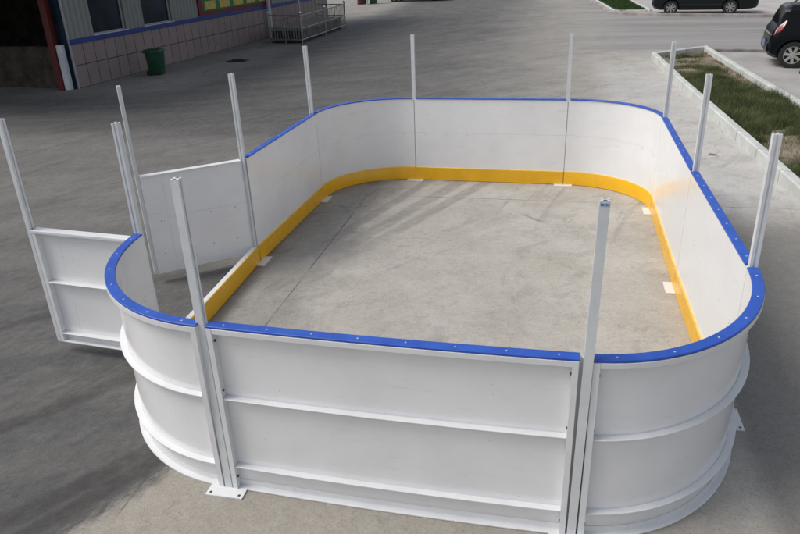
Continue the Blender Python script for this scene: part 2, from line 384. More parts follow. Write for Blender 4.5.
# profile swept along a plan curve. cur(s)->(Vector2 point, Vector2 outward normal)
def sweep(bm, pts, prof, mi=0, mis=None):
    """pts: list of (p, n); prof: closed list of (offset outward, z)"""
    rings = [[bm.verts.new((p.x+n.x*o, p.y+n.y*o, z)) for o, z in prof] for p, n in pts]
    k = len(prof)
    for a, b in zip(rings[:-1], rings[1:]):
        for i in range(k):
            f = bm.faces.new((a[i], a[(i+1) % k], b[(i+1) % k], b[i])); f.material_index = mis[i] if mis else mi
            f.smooth = len(pts) > 2
    bm.faces.new(rings[0][::-1]).material_index = mi; bm.faces.new(rings[-1]).material_index = mi
def rect(o0, o1, z0, z1): return [(o0, z0), (o0, z1), (o1, z1), (o1, z0)]

# ------------------------------------------------------------------ ground, kerbs
bm = bmesh.new()
vs = [bm.verts.new(p) for p in ((-600, -400, 0), (600, -400, 0), (600, 900, 0), (-600, 900, 0))]; bm.faces.new(vs)
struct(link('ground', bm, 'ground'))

def quad_sheet(name, pts, z, mat):
    bm = bmesh.new(); bm.faces.new([bm.verts.new((x, y, z)) for x, y in pts]); return link(name, bm, mat)
def kerb_run(name, pts, wdt, h, mat='kerb'):
    """kerb along a polyline, pts = outer edge; width goes to the left of travel"""
    bm = bmesh.new(); P = [Vector(p) for p in pts]; out = []
    for i, p in enumerate(P):
        ds = []
        if i > 0: ds.append((P[i]-P[i-1]).normalized())
        if i < len(P)-1: ds.append((P[i+1]-P[i]).normalized())
        n = sum((Vector((-q.y, q.x)) for q in ds), Vector((0, 0))); n.normalize()
        n = n/max(.4, n.dot(Vector((-ds[0].y, ds[0].x)))); out.append((p, n))
    c = .018
    sweep(bm, out, [(0, -.05), (0, h-c), (c, h), (wdt-c, h), (wdt, h-c), (wdt, -.05)])
    for f in bm.faces: f.smooth = False
    return link(name, bm, mat)
BEDL = [(4.95, -6), (4.72, 5.2), (4.66, 7.2), (4.56, 9.5), (4.40, 13.4), (4.30, 17.1)]
BEDT = (5.92, 18.42)
BEDR = [(5.92, 18.42), (6.05, 14), (6.30, 8), (6.6, -6)]
o = kerb_run('bed_kerb', [BEDR[3], BEDR[2], BEDR[1], BEDT, BEDL[5], BEDL[4], BEDL[3], BEDL[2], BEDL[1], BEDL[0]], .13, .17)
struct(o)
struct(quad_sheet('bed_soil', [(4.99, -6), (4.78, 5.2), (4.62, 9.5), (4.46, 13.4), (4.37, 17.05), (5.9, 18.3), (6.0, 14), (6.25, 8), (6.5, -6)], .045, 'soil'))
struct(quad_sheet('parking_pavement', [(6.02, 18.3), (6.1, 14), (6.34, 8), (6.6, -6), (30, -6), (30, 16.5), (7.4, 18.25)], .004, 'pave'))
struct(kerb_run('parking_kerb', [(30, 16.42), (7.4, 18.22), (6.03, 18.38)], .1, .09, 'shadedkerb'))
# far side of the road
FK = [(40, 25.2), (10.7, 27.6), (6.0, 28.95), (4.0, 30.4), (3.35, 39.3), (3.0, 60)]
struct(kerb_run('road_kerb', FK[::-1], .16, .12, 'shadedkerb2'))
struct(quad_sheet('far_pavement', [(40, 25.3), (10.75, 27.7), (6.05, 29.05), (4.1, 30.5), (3.45, 39.3), (3.1, 60), (40, 60)], .05, 'path'))
struct(kerb_run('lawn_kerb', [(5.58, 30.7), (4.28, 31.0), (3.66, 39.3), (3.3, 60)], .1, .14))
struct(kerb_run('lawn_kerb', [(4.3, 60), (5.3, 38.6), (5.7, 30.78)], .1, .14))
struct(quad_sheet('lawn_soil', [(4.36, 31.08), (5.6, 30.85), (5.2, 38.6), (4.2, 60), (3.4, 60), (3.76, 39.3)], .11, 'lawnsoil'))

def blades(name, n, sampler, hmin, hmax, wid, mat, z0, label, cat):
    V = np.zeros((n*3, 3)); F = np.arange(n*3).reshape(-1, 3)
    P = sampler(n); n = len(P); a = rng.uniform(0, 2*np.pi, n); h = rng.uniform(hmin, hmax, n)*P[:, 2]
    ln = rng.uniform(.15, .75, n)*h; b = rng.uniform(0, 2*np.pi, n); ww = wid*rng.uniform(.6, 1.3, n)
    V = np.zeros((n, 3, 3))
    V[:, 0, 0] = P[:, 0]-np.cos(a)*ww; V[:, 0, 1] = P[:, 1]-np.sin(a)*ww
    V[:, 1, 0] = P[:, 0]+np.cos(a)*ww; V[:, 1, 1] = P[:, 1]+np.sin(a)*ww
    V[:, 2, 0] = P[:, 0]+np.cos(b)*ln; V[:, 2, 1] = P[:, 1]+np.sin(b)*ln
    V[:, :2, 2] = z0; V[:, 2, 2] = z0+h
    me = bpy.data.meshes.new(name); me.from_pydata(V.reshape(-1, 3).tolist(), [], np.arange(n*3).reshape(-1, 3).tolist())
    me.materials.append(M[mat]); o = bpy.data.objects.new(name, me); COL.objects.link(o)
    tag(o, label, cat); o['kind'] = 'stuff'; return o
def bedx(y):
    L = np.interp(y, [p[1] for p in BEDL], [p[0] for p in BEDL])+.15
    Rr = np.interp(y, [p[1] for p in BEDR[::-1]], [p[0] for p in BEDR[::-1]])-.15
    return L, Rr
def vnoise(x, y, sc, seed):
    g = np.random.default_rng(seed).random((64, 64)); x = x*sc; y = y*sc
    xi = np.floor(x).astype(int); yi = np.floor(y).astype(int); fx = x-xi; fy = y-yi; fx = fx*fx*(3-2*fx); fy = fy*fy*(3-2*fy)
    G = lambda a, b: g[a % 64, b % 64]
    return (G(xi, yi)*(1-fx)+G(xi+1, yi)*fx)*(1-fy)+(G(xi, yi+1)*(1-fx)+G(xi+1, yi+1)*fx)*fy
def bed_sampler(n):
    y = rng.uniform(1.5, 18.0, n*2); L, Rr = bedx(y); t = rng.uniform(0, 1, n*2); x = L+(Rr-L)*t
    ok = (y < 17.1+(x-4.3)*.82-.25)
    dn = .3*vnoise(x+9, y+9, .8, 1)+.3*vnoise(x*1.1+3+y*.4, y+7, 1.9, 2)+.4*vnoise(x+3, (y-x*.5)*1.7+9, 4.3, 6)
    far = np.clip((y-12.4)/2.2, 0, 1)                     # bare soil at the far end, a bare patch by the near kerb
    patch = np.exp(-(((x-5.15)/.5)**2+((y-8.2)/.9)**2))+.7*np.exp(-(((x-5.9)/.22)**2+((y-13)/2.5)**2))
    p = np.clip((dn-.31-.25*far-.33*patch)*4, 0, 1)
    p = np.maximum(p, .03+.22*far*(vnoise(x+1, y+2, 2.3, 5) > .6)); keep = ok & (rng.random(n*2) < p)
    hs = .55+.75*np.clip((dn-.3)*2.2, 0, 1)-.45*far
    return np.stack([x, y, hs], 1)[keep][:n]
blades('grass', 130000, bed_sampler, .05, .20, .0034, 'grass', .045, 'rough dark green grass growing in the kerbed bed right of the rink', 'grass')
def lawn_sampler(n):
    y = rng.uniform(30.8, 44, n); L = np.interp(y, [31, 39.3, 60], [4.42, 3.82, 3.5]); Rr = np.interp(y, [30.7, 38.6, 60], [5.55, 5.2, 4.2])
    return np.stack([L+(Rr-L)*rng.random(n), y, np.ones(n)], 1)
blades('lawn', 26000, lawn_sampler, .05, .11, .008, 'lawn', .11, 'short bright lawn strip inside pale kerbs beyond the road', 'grass')

# ------------------------------------------------------------------ ice rink
HB, HP = 1.117, 1.905
PO = dict(  # base point on the inner board line, outward normal, lean of the top
 FL=((.045, -.072), (0, -1), (-.029, .050)), FR=((2.03, -.105), (0, -1), (.017, -.016)),
 RF=((2.992, 1.04), (1, 0), (-.015, -.005)), RM=((2.98, 2.975), (1, 0), (-.006, -.003)), RB=((2.995, 5.012), (1, 0), (-.007, -.002)),
 BR=((1.992, 5.942), (0, 1), (-.011, .002)), BL=((.010, 5.987), (0, 1), (-.006, .005)),
 LB=((-1.03, 5.023), (-1, 0), (-.028, 0)), LM=((-1.079, 3.053), (-1, 0), (-.011, .003)), LF=((-1.016, 1.079), (-1, 0), (-.003, .007)))
rink = empty('ice_rink', 'small rink of white boards with blue top rail, yellow kick strip and grey posts', 'ice rink', (1, 3, 0))
rink_inv = Matrix.Translation((-1, -3, 0))
def rl(name, bm, mats, parent=rink, smooth=False, bevel=0.0):
    for v in bm.verts: v.co = rink_inv @ v.co
    return link(name, bm, mats, parent, smooth, bevel)

def straight_curve(A, B, trim0, trim1, n=2, bow=0.0):
    A = Vector(A); B = Vector(B); t = (B-A).normalized(); nn = Vector((t.y, -t.x)); L = (B-A).length
    pts = []
    for i in range(n):
        s = i/(n-1); a = trim0+(L-trim0-trim1)*s
        pts.append((A+t*a+nn*bow*4*s*(1-s), nn))
    return pts
def arc_curve(A, B, C, trim, n=28):
    A = Vector(A); B = Vector(B); C = Vector(C); Lq = math.pi/2*((A-C).length+(B-C).length)/2
    e = trim/Lq*math.pi/2; pts = []
    for i in range(n):
        t = e+(math.pi/2-2*e)*i/(n-1); p = C+(A-C)*math.cos(t)+(B-C)*math.sin(t)
        dv = -(A-C)*math.sin(t)+(B-C)*math.cos(t); dv.normalize(); pts.append((p, Vector((dv.y, -dv.x))))
    return pts
def at(pts, dist):
    acc = 0
    for (p, n), (q, n2) in zip(pts[:-1], pts[1:]):
        L = (q-p).length
        if acc+L >= dist-1e-9:
            f = (dist-acc)/L; return p.lerp(q, f), n.lerp(n2, f).normalized()
        acc += L
    return pts[-1]
def plen(pts): return sum((b[0]-a[0]).length for a, b in zip(pts[:-1], pts[1:]))
def local_mat(p, n):
    t = Vector((-n.y, n.x)); return Matrix(((t.x, n.x, 0, p.x), (t.y, n.y, 0, p.y), (0, 0, 1, 0), (0, 0, 0, 1)))  # x = along, y = outward

def cut(pts, a, b):
    """sub-curve between arc lengths a and b"""
    out = [at(pts, a)]; acc = 0
    for (p, n), (q, n2) in zip(pts[:-1], pts[1:]):
        acc += (q-p).length
        if a+1e-4 < acc < b-1e-4: out.append((q, n2))
    out.append(at(pts, b)); return out

def board_panel(full, label):
    LF_ = plen(full); L = LF_
    pts = cut(full, .0045, L-.0045)                            # the sheets meet nearly edge to edge in front of the posts
    bm = bmesh.new()
    sweep(bm, pts, rect(0, .010, .012, .655)); sweep(bm, pts, rect(0, .010, .6565, 1.100))
    k = max(5, int(L/.28))
    for zz in (.63,):                               # tiny screw heads along the ribs on the ice side
        for i in range(k):
            p, n = at(full, L*(i+.5)/k); q = p-n*.0015
            tube(bm, (p.x+n.x*.001, p.y+n.y*.001, zz), (q.x, q.y, zz), .0045, seg=8, mi=1)
    sh = rl('board_panel', bm, ['board', 'hubcap']); sh['label'] = label
    TRM = .031
    inn = cut(full, TRM+.030, L-TRM-.030)
    for zt, dp in ((.172, .052), (.650, .052)):
        bm = bmesh.new(); sweep(bm, inn, [(.0105, zt-.04), (.0105, zt), (dp, zt), (dp, zt-.007), (.016, zt-.007), (.016, zt-.04)])
        rl('rib', bm, 'frame', sh, bevel=.002)
    bm = bmesh.new(); sweep(bm, inn, [(.0105, .002), (.0105, .05), (.015, .05), (.015, .012), (.051, .012), (.051, .002)]); rl('bottom_angle', bm, 'frame', sh, bevel=.002)
    bm = bmesh.new(); sweep(bm, inn, [(.0105, 1.045), (.0105, 1.100), (.056, 1.100), (.056, 1.068), (.050, 1.068), (.050, 1.086), (.016, 1.086), (.016, 1.045)]); rl('top_angle', bm, 'frame', sh, bevel=.002)
    for dd, e, s in ((TRM, TRM+.030, 1), (L-TRM-.030, L-TRM-.030, -1)):
        bm = bmesh.new(); sweep(bm, cut(full, dd, dd+.030), rect(.0105, .058, .004, 1.1002))
        p, n = at(full, e); t = at(full, e+s*.01)[0]-p; t.normalize()
        for zz in (.09, .40, .70, 1.02):                     # bolts through the end channel
            c0 = Vector((p.x+n.x*.036, p.y+n.y*.036, zz)); c1 = c0+Vector((t.x, t.y, 0))*.006
            if zz != .40: tube(bm, c0-Vector((t.x, t.y, 0))*.001, c1, .008, seg=8, mi=1)
        rl('end_channel', bm, ['frame', 'dark_bolt'], sh)
    bm = bmesh.new(); rp = cut(full, .027, L-.027)
    sweep(bm, rp, [(-.010, 1.1035), (-.010, 1.1115), (-.007, 1.1145), (.051, 1.1145), (.054, 1.1115), (.054, 1.1035)])
    k = max(3, round(L/.26))
    for i in range(k):
        p, n = at(full, L*(i+.5)/k); q = p+n*.024
        tube(bm, (q.x, q.y, 1.1135), (q.x, q.y, 1.1165), .0065, .005, seg=10, mi=1)
    rl('top_rail', bm, ['rail', 'bolt'], sh)
    bm = bmesh.new()
    sweep(bm, pts, [(-.0125, .006), (-.0125, .176), (-.008, .183), (-.0004, .183), (-.0004, .006)], mis=[0, 1, 1, 0, 0])
    rl('kick_plate', bm, ['kick', 'kicktop'], sh)
    return sh

TR = .031
P = {k: Vector(v[0]) for k, v in PO.items()}
board_panel(straight_curve(P['FL'], P['FR'], 0, 0, 13, .018), 'straight front board nearest the camera')
board_panel(arc_curve(P['FR'], P['RF'], (P['FR'].x, P['RF'].y), 0), 'curved near right corner board')
board_panel(straight_curve(P['RF'], P['RM'], 0, 0), 'straight right board nearer the camera')
board_panel(straight_curve(P['RM'], P['RB'], 0, 0), 'straight right board farther away')
board_panel(arc_curve(P['RB'], P['BR'], (P['BR'].x, P['RB'].y), 0), 'curved far right corner board')
board_panel(straight_curve(P['BR'], P['BL'], 0, 0), 'straight back board')
board_panel(arc_curve(P['BL'], P['LB'], (P['BL'].x, P['LB'].y), 0), 'curved far left corner board')
board_panel(straight_curve(P['LB'], P['LM'], 0, 0), 'straight left board beside the gate')
board_panel(arc_curve(P['LF'], P['FL'], (P['FL'].x, P['LF'].y), 0), 'curved near left corner board')

def post_mesh(bm, base, n, lean, z0, z1, w=.044, dpt=.045, c=.035):
    """aluminium H post: glass grooves on both flanks"""
    n = Vector(n); t = Vector((-n.y, n.x)); g = .006; gd = .007
    hw = w/2; hd = dpt/2
    prof = [(-hw, -hd), (hw, -hd), (hw, -g), (hw-gd, -g), (hw-gd, g), (hw, g), (hw, hd), (-hw, hd), (-hw, g), (-hw+gd, g), (-hw+gd, -g), (-hw, -g)]
    rings = []
    for z in (z0, z1):
        f = z/HP; cx = base[0]+lean[0]*f+n.x*c; cy = base[1]+lean[1]*f+n.y*c
        rings.append([bm.verts.new((cx+t.x*a+n.x*b, cy+t.y*a+n.y*b, z)) for a, b in prof])
    k = len(prof)
    for i in range(k): bm.faces.new((rings[0][i], rings[0][(i+1) % k], rings[1][(i+1) % k], rings[1][i]))
    bm.faces.new(rings[1]); bm.faces.new(rings[0][::-1])
    # flat dark patches paint the shade of a hollow top end
    f = 1; cx = base[0]+lean[0]+n.x*c; cy = base[1]+lean[1]+n.y*c
    for s in (-1, 1):
        q = [bm.verts.new((cx+t.x*a+n.x*b, cy+t.y*a+n.y*b, z1+.0012)) for a, b in ((-hw+.014, s*(g+.003)), (hw-.014, s*(g+.003)), (hw-.014, s*(hd-.004)), (-hw+.014, s*(hd-.004)))]
        bm.faces.new(q).material_index = 1
    bmesh.ops.recalc_face_normals(bm, faces=bm.faces[:])
def rink_post(key):
    base, n, lean = PO[key]
    bm = bmesh.new(); post_mesh(bm, base, n, lean, .009, HP)
    po = rl('post', bm, ['post', 'hollow_shade'])
    bm = bmesh.new(); Mx = local_mat(Vector(base), Vector(n))
    box(bm, -.115, .115, -.088, .135, .001, .0095, M4=Mx)
    for a, b in ((-.09, .112), (.09, .112)):
        q = Mx @ Vector((a, b, 0)); tube(bm, (q.x, q.y, .0095), (q.x, q.y, .0105), .009, seg=12, mi=1)
    rl('foot_plate', bm, ['frame', 'dark_bolt'], po)
    return po
for key in PO: pp = rink_post(key)
# small blue printed label on the near right post
b0, n0, l0 = PO['FR']; bm = bmesh.new()
for i in range(5):
    x0 = b0[0]+l0[0]-.018+i*.0078
    box(bm, x0, x0+.0045, b0[1]+l0[1]-.0602, b0[1]+l0[1]-.0594, HP-.022, HP-.010)
fr_post = [o for o in rink.children if o.name.startswith('post')][1]
rl('printed_label', bm, 'stickerblue', fr_post)

# threshold of the gate opening
pts = straight_curve(P['LM'], P['LF'], TR, TR)
bm = bmesh.new(); sweep(bm, pts, rect(0, .052, .006, .176)); th = rl('threshold', bm, 'frame', bevel=.003)
bm = bmesh.new(); sweep(bm, pts, [(-.0125, .006), (-.0125, .176), (-.008, .183), (-.0004, .183), (-.0004, .006)], mis=[0, 1, 1, 0, 0]); rl('kick_plate', bm, ['kick', 'kicktop'], th)

def gate(hinge, end, out_n, label, Z0=.1, Z1=1.085):
    """leaf from hinge to end; out_n = side that carries the steel frame"""
    A = Vector(hinge); B = Vector(end); t = (B-A).normalized(); n = Vector(out_n)
    nn = Vector((t.y, -t.x))
    if nn.dot(n) < 0: A, B = B, A; t = -t; nn = -nn; flip = True
    else: flip = False
    L = (B-A).length; pts = [(A, nn), (B, nn)]
    fe = L if not flip else 0          # arc position of the free end
    s = -1 if not flip else 1
    bm = bmesh.new(); a, b = sorted((fe, fe+s*.19)); c, e = sorted((fe+s*.191, L-fe))
    sweep(bm, cut(pts, a, b), rect(-.002, .010, Z0+.002, Z1-.012)); 
    cp = cut(pts, c, e); sweep(bm, cp, rect(0, .010, Z0+.002, .655)); sweep(bm, cp, rect(0, .010, .657, Z1-.012))
    
    for i in range(4):
        for zb, o_ in ((.63, 0), (.3, .02)):
            p, n2 = at(pts, L*(i+.5)/4+o_); q2 = p-n2*.0045; tube(bm, (p.x+n2.x*.001, p.y+n2.y*.001, zb), (q2.x, q2.y, zb), .006, seg=8, mi=1)
    sh = rl('gate', bm, ['board', 'hubcap']); sh['label'] = label
    inn = cut(pts, .034, L-.034)
    for zt in (.168+Z0-.085, .640):
        bm = bmesh.new(); sweep(bm, inn, [(.0105, zt-.04), (.0105, zt), (.060, zt), (.060, zt-.007), (.016, zt-.007), (.016, zt-.04)]); rl('rib', bm, 'frame', sh, bevel=.002)
    bm = bmesh.new(); sweep(bm, inn, [(.0105, Z0), (.0105, Z0+.05), (.015, Z0+.05), (.015, Z0+.01), (.060, Z0+.01), (.060, Z0)]); rl('bottom_angle', bm, 'frame', sh, bevel=.002)
    bm = bmesh.new(); sweep(bm, cut(pts, .002, L-.002), [(-.012, Z1-.010), (-.012, Z1), (.062, Z1), (.062, Z1-.022), (.056, Z1-.022), (.056, Z1-.010)]); rl('top_angle', bm, 'frame', sh, bevel=.002)
    for dd in (.002, L-.032):
        bm = bmesh.new(); sweep(bm, cut(pts, dd, dd+.030), rect(.0105, .056, Z0, Z1-.011)); rl('end_channel', bm, 'frame', sh)
    q = pts[1][0]+t*.018 if not flip else pts[0][0]-t*.018
    bm = bmesh.new(); post_mesh(bm, (q.x, q.y), nn, (0, 0), Z0, HP, .032, .046, .033)
    rl('gate_post', bm, ['post', 'hollow_shade'], sh)
    h = pts[0][0] if not flip else pts[1][0]
    h = h + (t*-.012 if not flip else t*.012) + nn*.034
    for zz in (.3, .9):
        bm = bmesh.new(); tube(bm, (h.x, h.y, zz-.05), (h.x, h.y, zz+.05), .011, seg=12); rl('hinge', bm, 'bolt', sh)
gate((-1.135, 3.035), (-1.865, 2.425), (-.64, .77), 'far gate leaf swung open outwards, smooth side to the camera')
gate((-1.085, 1.095), (-1.985, 1.175), (-.1, -1), 'near gate leaf swung open outwards, ribbed side to the camera', .10, 1.07)

# ------------------------------------------------------------------ building on the left
WR = -math.atan2(.80, 10.62)
bld = empty('workshop_building', 'workshop with pinkish tiled base, blue trim and dark windows at the left', 'building', (-9.98, 12.68, 0), WR)
def bl(name, bm, mats, parent=bld, **kw): return link(name, bm, mats, parent, **kw)
WL, WH = 17.0, 5.4
bm = bmesh.new(); box(bm, -.3, 0, 0, WL, 0, 1.06); bl('tiled_wall', bm, 'dado')
bm = bmesh.new(); box(bm, -.3, .035, -.02, WL+.02, 1.061, 1.18); bl('blue_trim', bm, 'blueband', bevel=.006)
bm = bmesh.new()
wins = [(.93, 2.28), (3.1, 4.5)]+[(14.2, 15.6)]
edges = [0]
for a, b in wins: edges += [a, b]
edges.append(WL); ztop = 2.75
for i in range(0, len(edges), 2): box(bm, -.28, 0, edges[i], edges[i+1], 1.181, WH-1.2)
for a, b in wins: box(bm, -.28, 0, a, b, ztop, WH-1.2)
bl('clad_wall', bm, 'clad')
bm = bmesh.new(); box(bm, -.28, .02, -.0, WL, WH-1.199, WH); bl('fascia', bm, 'blueband')
for a, b in wins:
    bm = bmesh.new()
    f = .05
    for (y0, y1, z0, z1) in ((a, b, 1.182, 1.182+f), (a, b, ztop-f, ztop), (a, a+f, 1.182+f, ztop-f), (b-f, b, 1.182+f, ztop-f), ((a+b)/2-.02, (a+b)/2+.02, 2.2, ztop-f), (a+f, b-f, 2.15, 2.2)):
        box(bm, -.12, -.06, y0, y1, z0, z1)
    wf = bl('window', bm, 'winframe')
    bm = bmesh.new(); box(bm, -.10, -.085, a+f-.01, b-f+.01, 1.182+f-.01, ztop-f+.01); bl('pane', bm, 'glass', wf)
    bm = bmesh.new(); box(bm, -.13, .05, a-.03, b+.03, 1.1815, 1.205); bl('sill', bm, 'whitepaint', wf)
# inner dark room behind the windows, roof, gable walls
bm = bmesh.new(); box(bm, -12, .9, -4.5, WL+.3, WH+.001, WH+.25); bl('roof', bm, 'roof')
bm = bmesh.new(); box(bm, .001, 1.7, .0, WL-.2, 3.15, 3.3); bl('added_eave', bm, 'roof')  # unseen overhang added to darken the wall below
bm = bmesh.new(); box(bm, -11.9, -.301, WL-.2, WL, 0, WH); box(bm, -11.9, -11.7, 5.2, WL-.2, 0, WH); bl('rear_wall', bm, 'clad')
# corner dressings: grey flashing, pale pier, red stanchion
bm = bmesh.new(); box(bm, -.12, .012, -.05, -.001, 0, WH); bl('corner_flashing', bm, 'winframe')
bm = bmesh.new(); box(bm, -.30, -.02, -.12, -.052, 0, WH); bl('corner_trim', bm, 'glass')
bm = bmesh.new(); box(bm, -.225, -.075, -.26, -.121, 0, 1.08); bl('pale_pier', bm, 'whitepaint', bevel=.01)
bm = bmesh.new(); box(bm, -.41, -.235, -.30, -.121, 0, WH); bl('red_column', bm, 'red', bevel=.01)
# open bay left of the column: low wall, dark room, deep canopy
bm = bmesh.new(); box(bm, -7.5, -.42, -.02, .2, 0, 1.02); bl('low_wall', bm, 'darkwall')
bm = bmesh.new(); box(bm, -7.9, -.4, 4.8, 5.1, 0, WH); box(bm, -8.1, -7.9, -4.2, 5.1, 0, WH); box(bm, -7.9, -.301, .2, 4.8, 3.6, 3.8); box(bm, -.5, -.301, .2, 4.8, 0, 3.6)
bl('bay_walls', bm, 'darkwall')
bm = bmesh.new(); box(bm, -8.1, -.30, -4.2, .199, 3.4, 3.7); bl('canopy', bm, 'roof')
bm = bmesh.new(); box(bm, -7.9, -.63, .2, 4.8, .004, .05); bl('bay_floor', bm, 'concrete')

# framed poster board above the trim
sg = empty('sign_board', 'red framed board with green and yellow fields mounted on the workshop wall', 'sign', (-9.98, 12.68, 0), WR)
bm = bmesh.new(); y0, y1 = 5.98, 11.2
box(bm, .003, .05, y0, y1, 1.2, 1.32); box(bm, .003, .05, y0, y1, 2.9, 3.0); box(bm, .003, .05, y0, y0+.28, 1.321, 2.899); box(bm, .003, .05, y1-.2, y1, 1.321, 2.899)
link('frame', bm, 'signred', sg)
bm = bmesh.new(); box(bm, .003, .02, y0+.28, y1-.2, 1.321, 2.899); link('green_panel', bm, 'signgreen', sg)
bm = bmesh.new()
for a in np.arange(y0+.42, y1-.9, .95): box(bm, .0202, .028, a, a+.68, 1.36, 1.62)
link('yellow_panels', bm, 'signyellow', sg)

# pale downpipe beside the step railing
dp = bmesh.new(); tube(dp, (0, 0, 0), (0, 0, 5.3), .075, seg=16); 
for z in (.6, 2.4, 4.2): tube(dp, (0, 0, z), (0, 0, z+.05), .09, seg=16)
o = link('downpipe', dp, 'whitepaint', None, smooth=True); o.location = (-9.03, 23.35, 0)
tag(o, 'pale vertical pipe on the workshop wall behind the stainless railing', 'pipe')

# stainless railing round the entrance steps
rg = empty('step_railing', 'stainless railing with ball finials around the dark entrance steps by the workshop', 'railing', (-8.39, 21.6, 0), R(-4.3))
C4 = [(0, 0), (1.40, -.30), (1.25, 2.3), (1.09, 4.9), (-.2, 5.0)]
zt = 1.0
for i, (x, y, q) in enumerate([(*c, .026) for c in C4]+[(.7, -.15, .02)]):
    bm = bmesh.new(); tube(bm, (x, y, 0), (x, y, 3.1 if i == 1 else zt), q, seg=12); link('post', bm, 'stainless', rg)
for (x, y) in C4: 
    bm = bmesh.new(); ball(bm, (x, y, zt+.045), .055); link('finial', bm, 'steelball', rg)
for za in (zt-.05, .14, .52):
    bm = bmesh.new()
    for a, b in zip(C4[:-1], C4[1:]): tube(bm, (*a, za), (*b, za), .019 if za > .2 else .022, seg=10)
    link('handrail' if za > .9 else 'cross_rail', bm, 'stainless', rg)
for a, b in zip(C4[:-1], C4[1:]):
    a = Vector(a); b = Vector(b); k = int((b-a).length/.115)
    for i in range(1, k):
        q = a.lerp(b, i/k); bm = bmesh.new(); tube(bm, (q.x, q.y, .14), (q.x, q.y, zt-.05), .010, seg=6, caps=False)
        link('baluster', bm, 'stainless', rg)
st = empty('entrance_steps', 'dark stone step block with slotted front inside the stainless railing', 'steps', (-8.39, 21.6, 0), R(-4.3))
def taper(bm):
    for v in bm.verts: v.co.x -= max(0, v.co.y)*.065
bm = bmesh.new(); box(bm, .10, 1.28, -.02, 4.7, 0, .42); taper(bm); link('step_block', bm, 'blackmetal', st)
bm = bmesh.new(); box(bm, .06, 1.32, -.06, 4.75, .421, .47); taper(bm); link('tread', bm, 'greybox', st)
bm = bmesh.new()
for i in range(11): box(bm, .13+i*.105, .155+i*.105, -.05, -.021, .12, .42)
for i in range(42): box(bm, 1.281, 1.31, .02+i*.11, .045+i*.11, .12, .42)
box(bm, .10, 1.30, -.05, -.0205, .07, .119); taper(bm); link('slot_bars', bm, 'greybox', st)

# green wheelie bin
def rrect(w, dd, rad, k=4):
    out = []
    for cx, cy, a0 in ((w/2-rad, dd/2-rad, 0), (-w/2+rad, dd/2-rad, 90), (-w/2+rad, -dd/2+rad, 180), (w/2-rad, -dd/2+rad, 270)):
        for i in range(k+1):
            a = R(a0+90*i/k); out.append((cx+rad*math.cos(a), cy+rad*math.sin(a)))
    return out
def loft_rings(bm, rings, mi=0):
    vr = [[bm.verts.new(p) for p in rg_] for rg_ in rings]; k = len(vr[0])
    for a, b in zip(vr[:-1], vr[1:]):
        for i in range(k):
            f = bm.faces.new((a[i], a[(i+1) % k], b[(i+1) % k], b[i])); f.material_index = mi; f.smooth = True
    bm.faces.new(vr[0][::-1]); bm.faces.new(vr[-1])
def make_bin(loc, rz, sc, label, mat='binplastic'):
    b = empty('wheelie_bin', label, 'bin', loc, rz, 'green wheelie bins'); b.scale = (sc, sc, sc)
    bm = bmesh.new(); loft_rings(bm, [[(x, y, z) for x, y in rrect(a, c, .05)] for a, c, z in ((.38, .40, .03), (.40, .42, .06), (.47, .52, .74), (.52, .57, .75), (.52, .57, .79))])
    link('bin_body', bm, mat, b, smooth=True)
    bm = bmesh.new(); loft_rings(bm, [[(x, y, z) for x, y in rrect(a, c, .06)] for a, c, z in ((.54, .60, .795), (.54, .60, .815), (.50, .56, .85), (.30, .36, .865))])
    link('lid', bm, mat, b, smooth=True)
    bm = bmesh.new(); tube(bm, (-.22, .31, .76), (.22, .31, .76), .016); link('handle', bm, mat, b)
    for s in (-1, 1):
        bm = bmesh.new(); tube(bm, (s*.17, .2, .09), (s*.23, .2, .09), .09, seg=20); link('wheel', bm, 'rubber', b)
    return b
make_bin((-9.0, 14.78, 0), R(95), .80, 'green wheelie bin with its lid shut against the pink tiled wall')
make_bin((-9.3, 40.6, 0), R(10), 1.0, 'small dark green bin far off beyond the stainless railing')
dr = empty('oil_drum', 'dark maroon drum beside the far green bin', 'drum', (-9.95, 40.4, 0))
bm = bmesh.new(); tube(bm, (0, 0, 0), (0, 0, .88), .29, seg=24); link('drum_body', bm, 'maroon', dr)
bm = bmesh.new()
for z in (.0, .29, .58, .86): tube(bm, (0, 0, z), (0, 0, z+.025), .3, seg=24)
link('hoops', bm, 'maroon', dr)
bm = bmesh.new(); tube(bm, (0, 0, 0), (0, 0, .9), .06, seg=14); tube(bm, (0, 0, .9), (0, 0, .93), .06, .02, seg=14); tube(bm, (0, 0, 0), (0, 0, .02), .11, seg=14)
o = link('bollard', bm, 'whitepaint'); o.location = (-9.62, 40.3, 0); tag(o, 'slim pale bollard between the maroon drum and far green bin', 'bollard')

# crumpled black cloth on the ground
bm = bmesh.new(); n = 16; g = [[None]*n for _ in range(n)]
for i in range(n):
    for j in range(n):
        a, b = i/(n-1)-.5, j/(n-1)-.5; rr = 1-.25*math.sin(5*a+3*b)
        g[i][j] = bm.verts.new((a*.62*rr, b*.34*(1+.3*math.sin(9*a)), .006+.05*max(0, 1-4*(a*a+b*b))*(1+.7*math.sin(23*a+5*b)*math.cos(17*b))))
for i in range(n-1):
    for j in range(n-1): bm.faces.new((g[i][j], g[i+1][j], g[i+1][j+1], g[i][j+1]))
o = link('cloth', bm, 'cloth', smooth=True); o.location = (-7.66, 17.2, 0); o.rotation_euler = (0, 0, R(25)); tag(o, 'crumpled black cloth lying on the yard before the workshop', 'cloth')
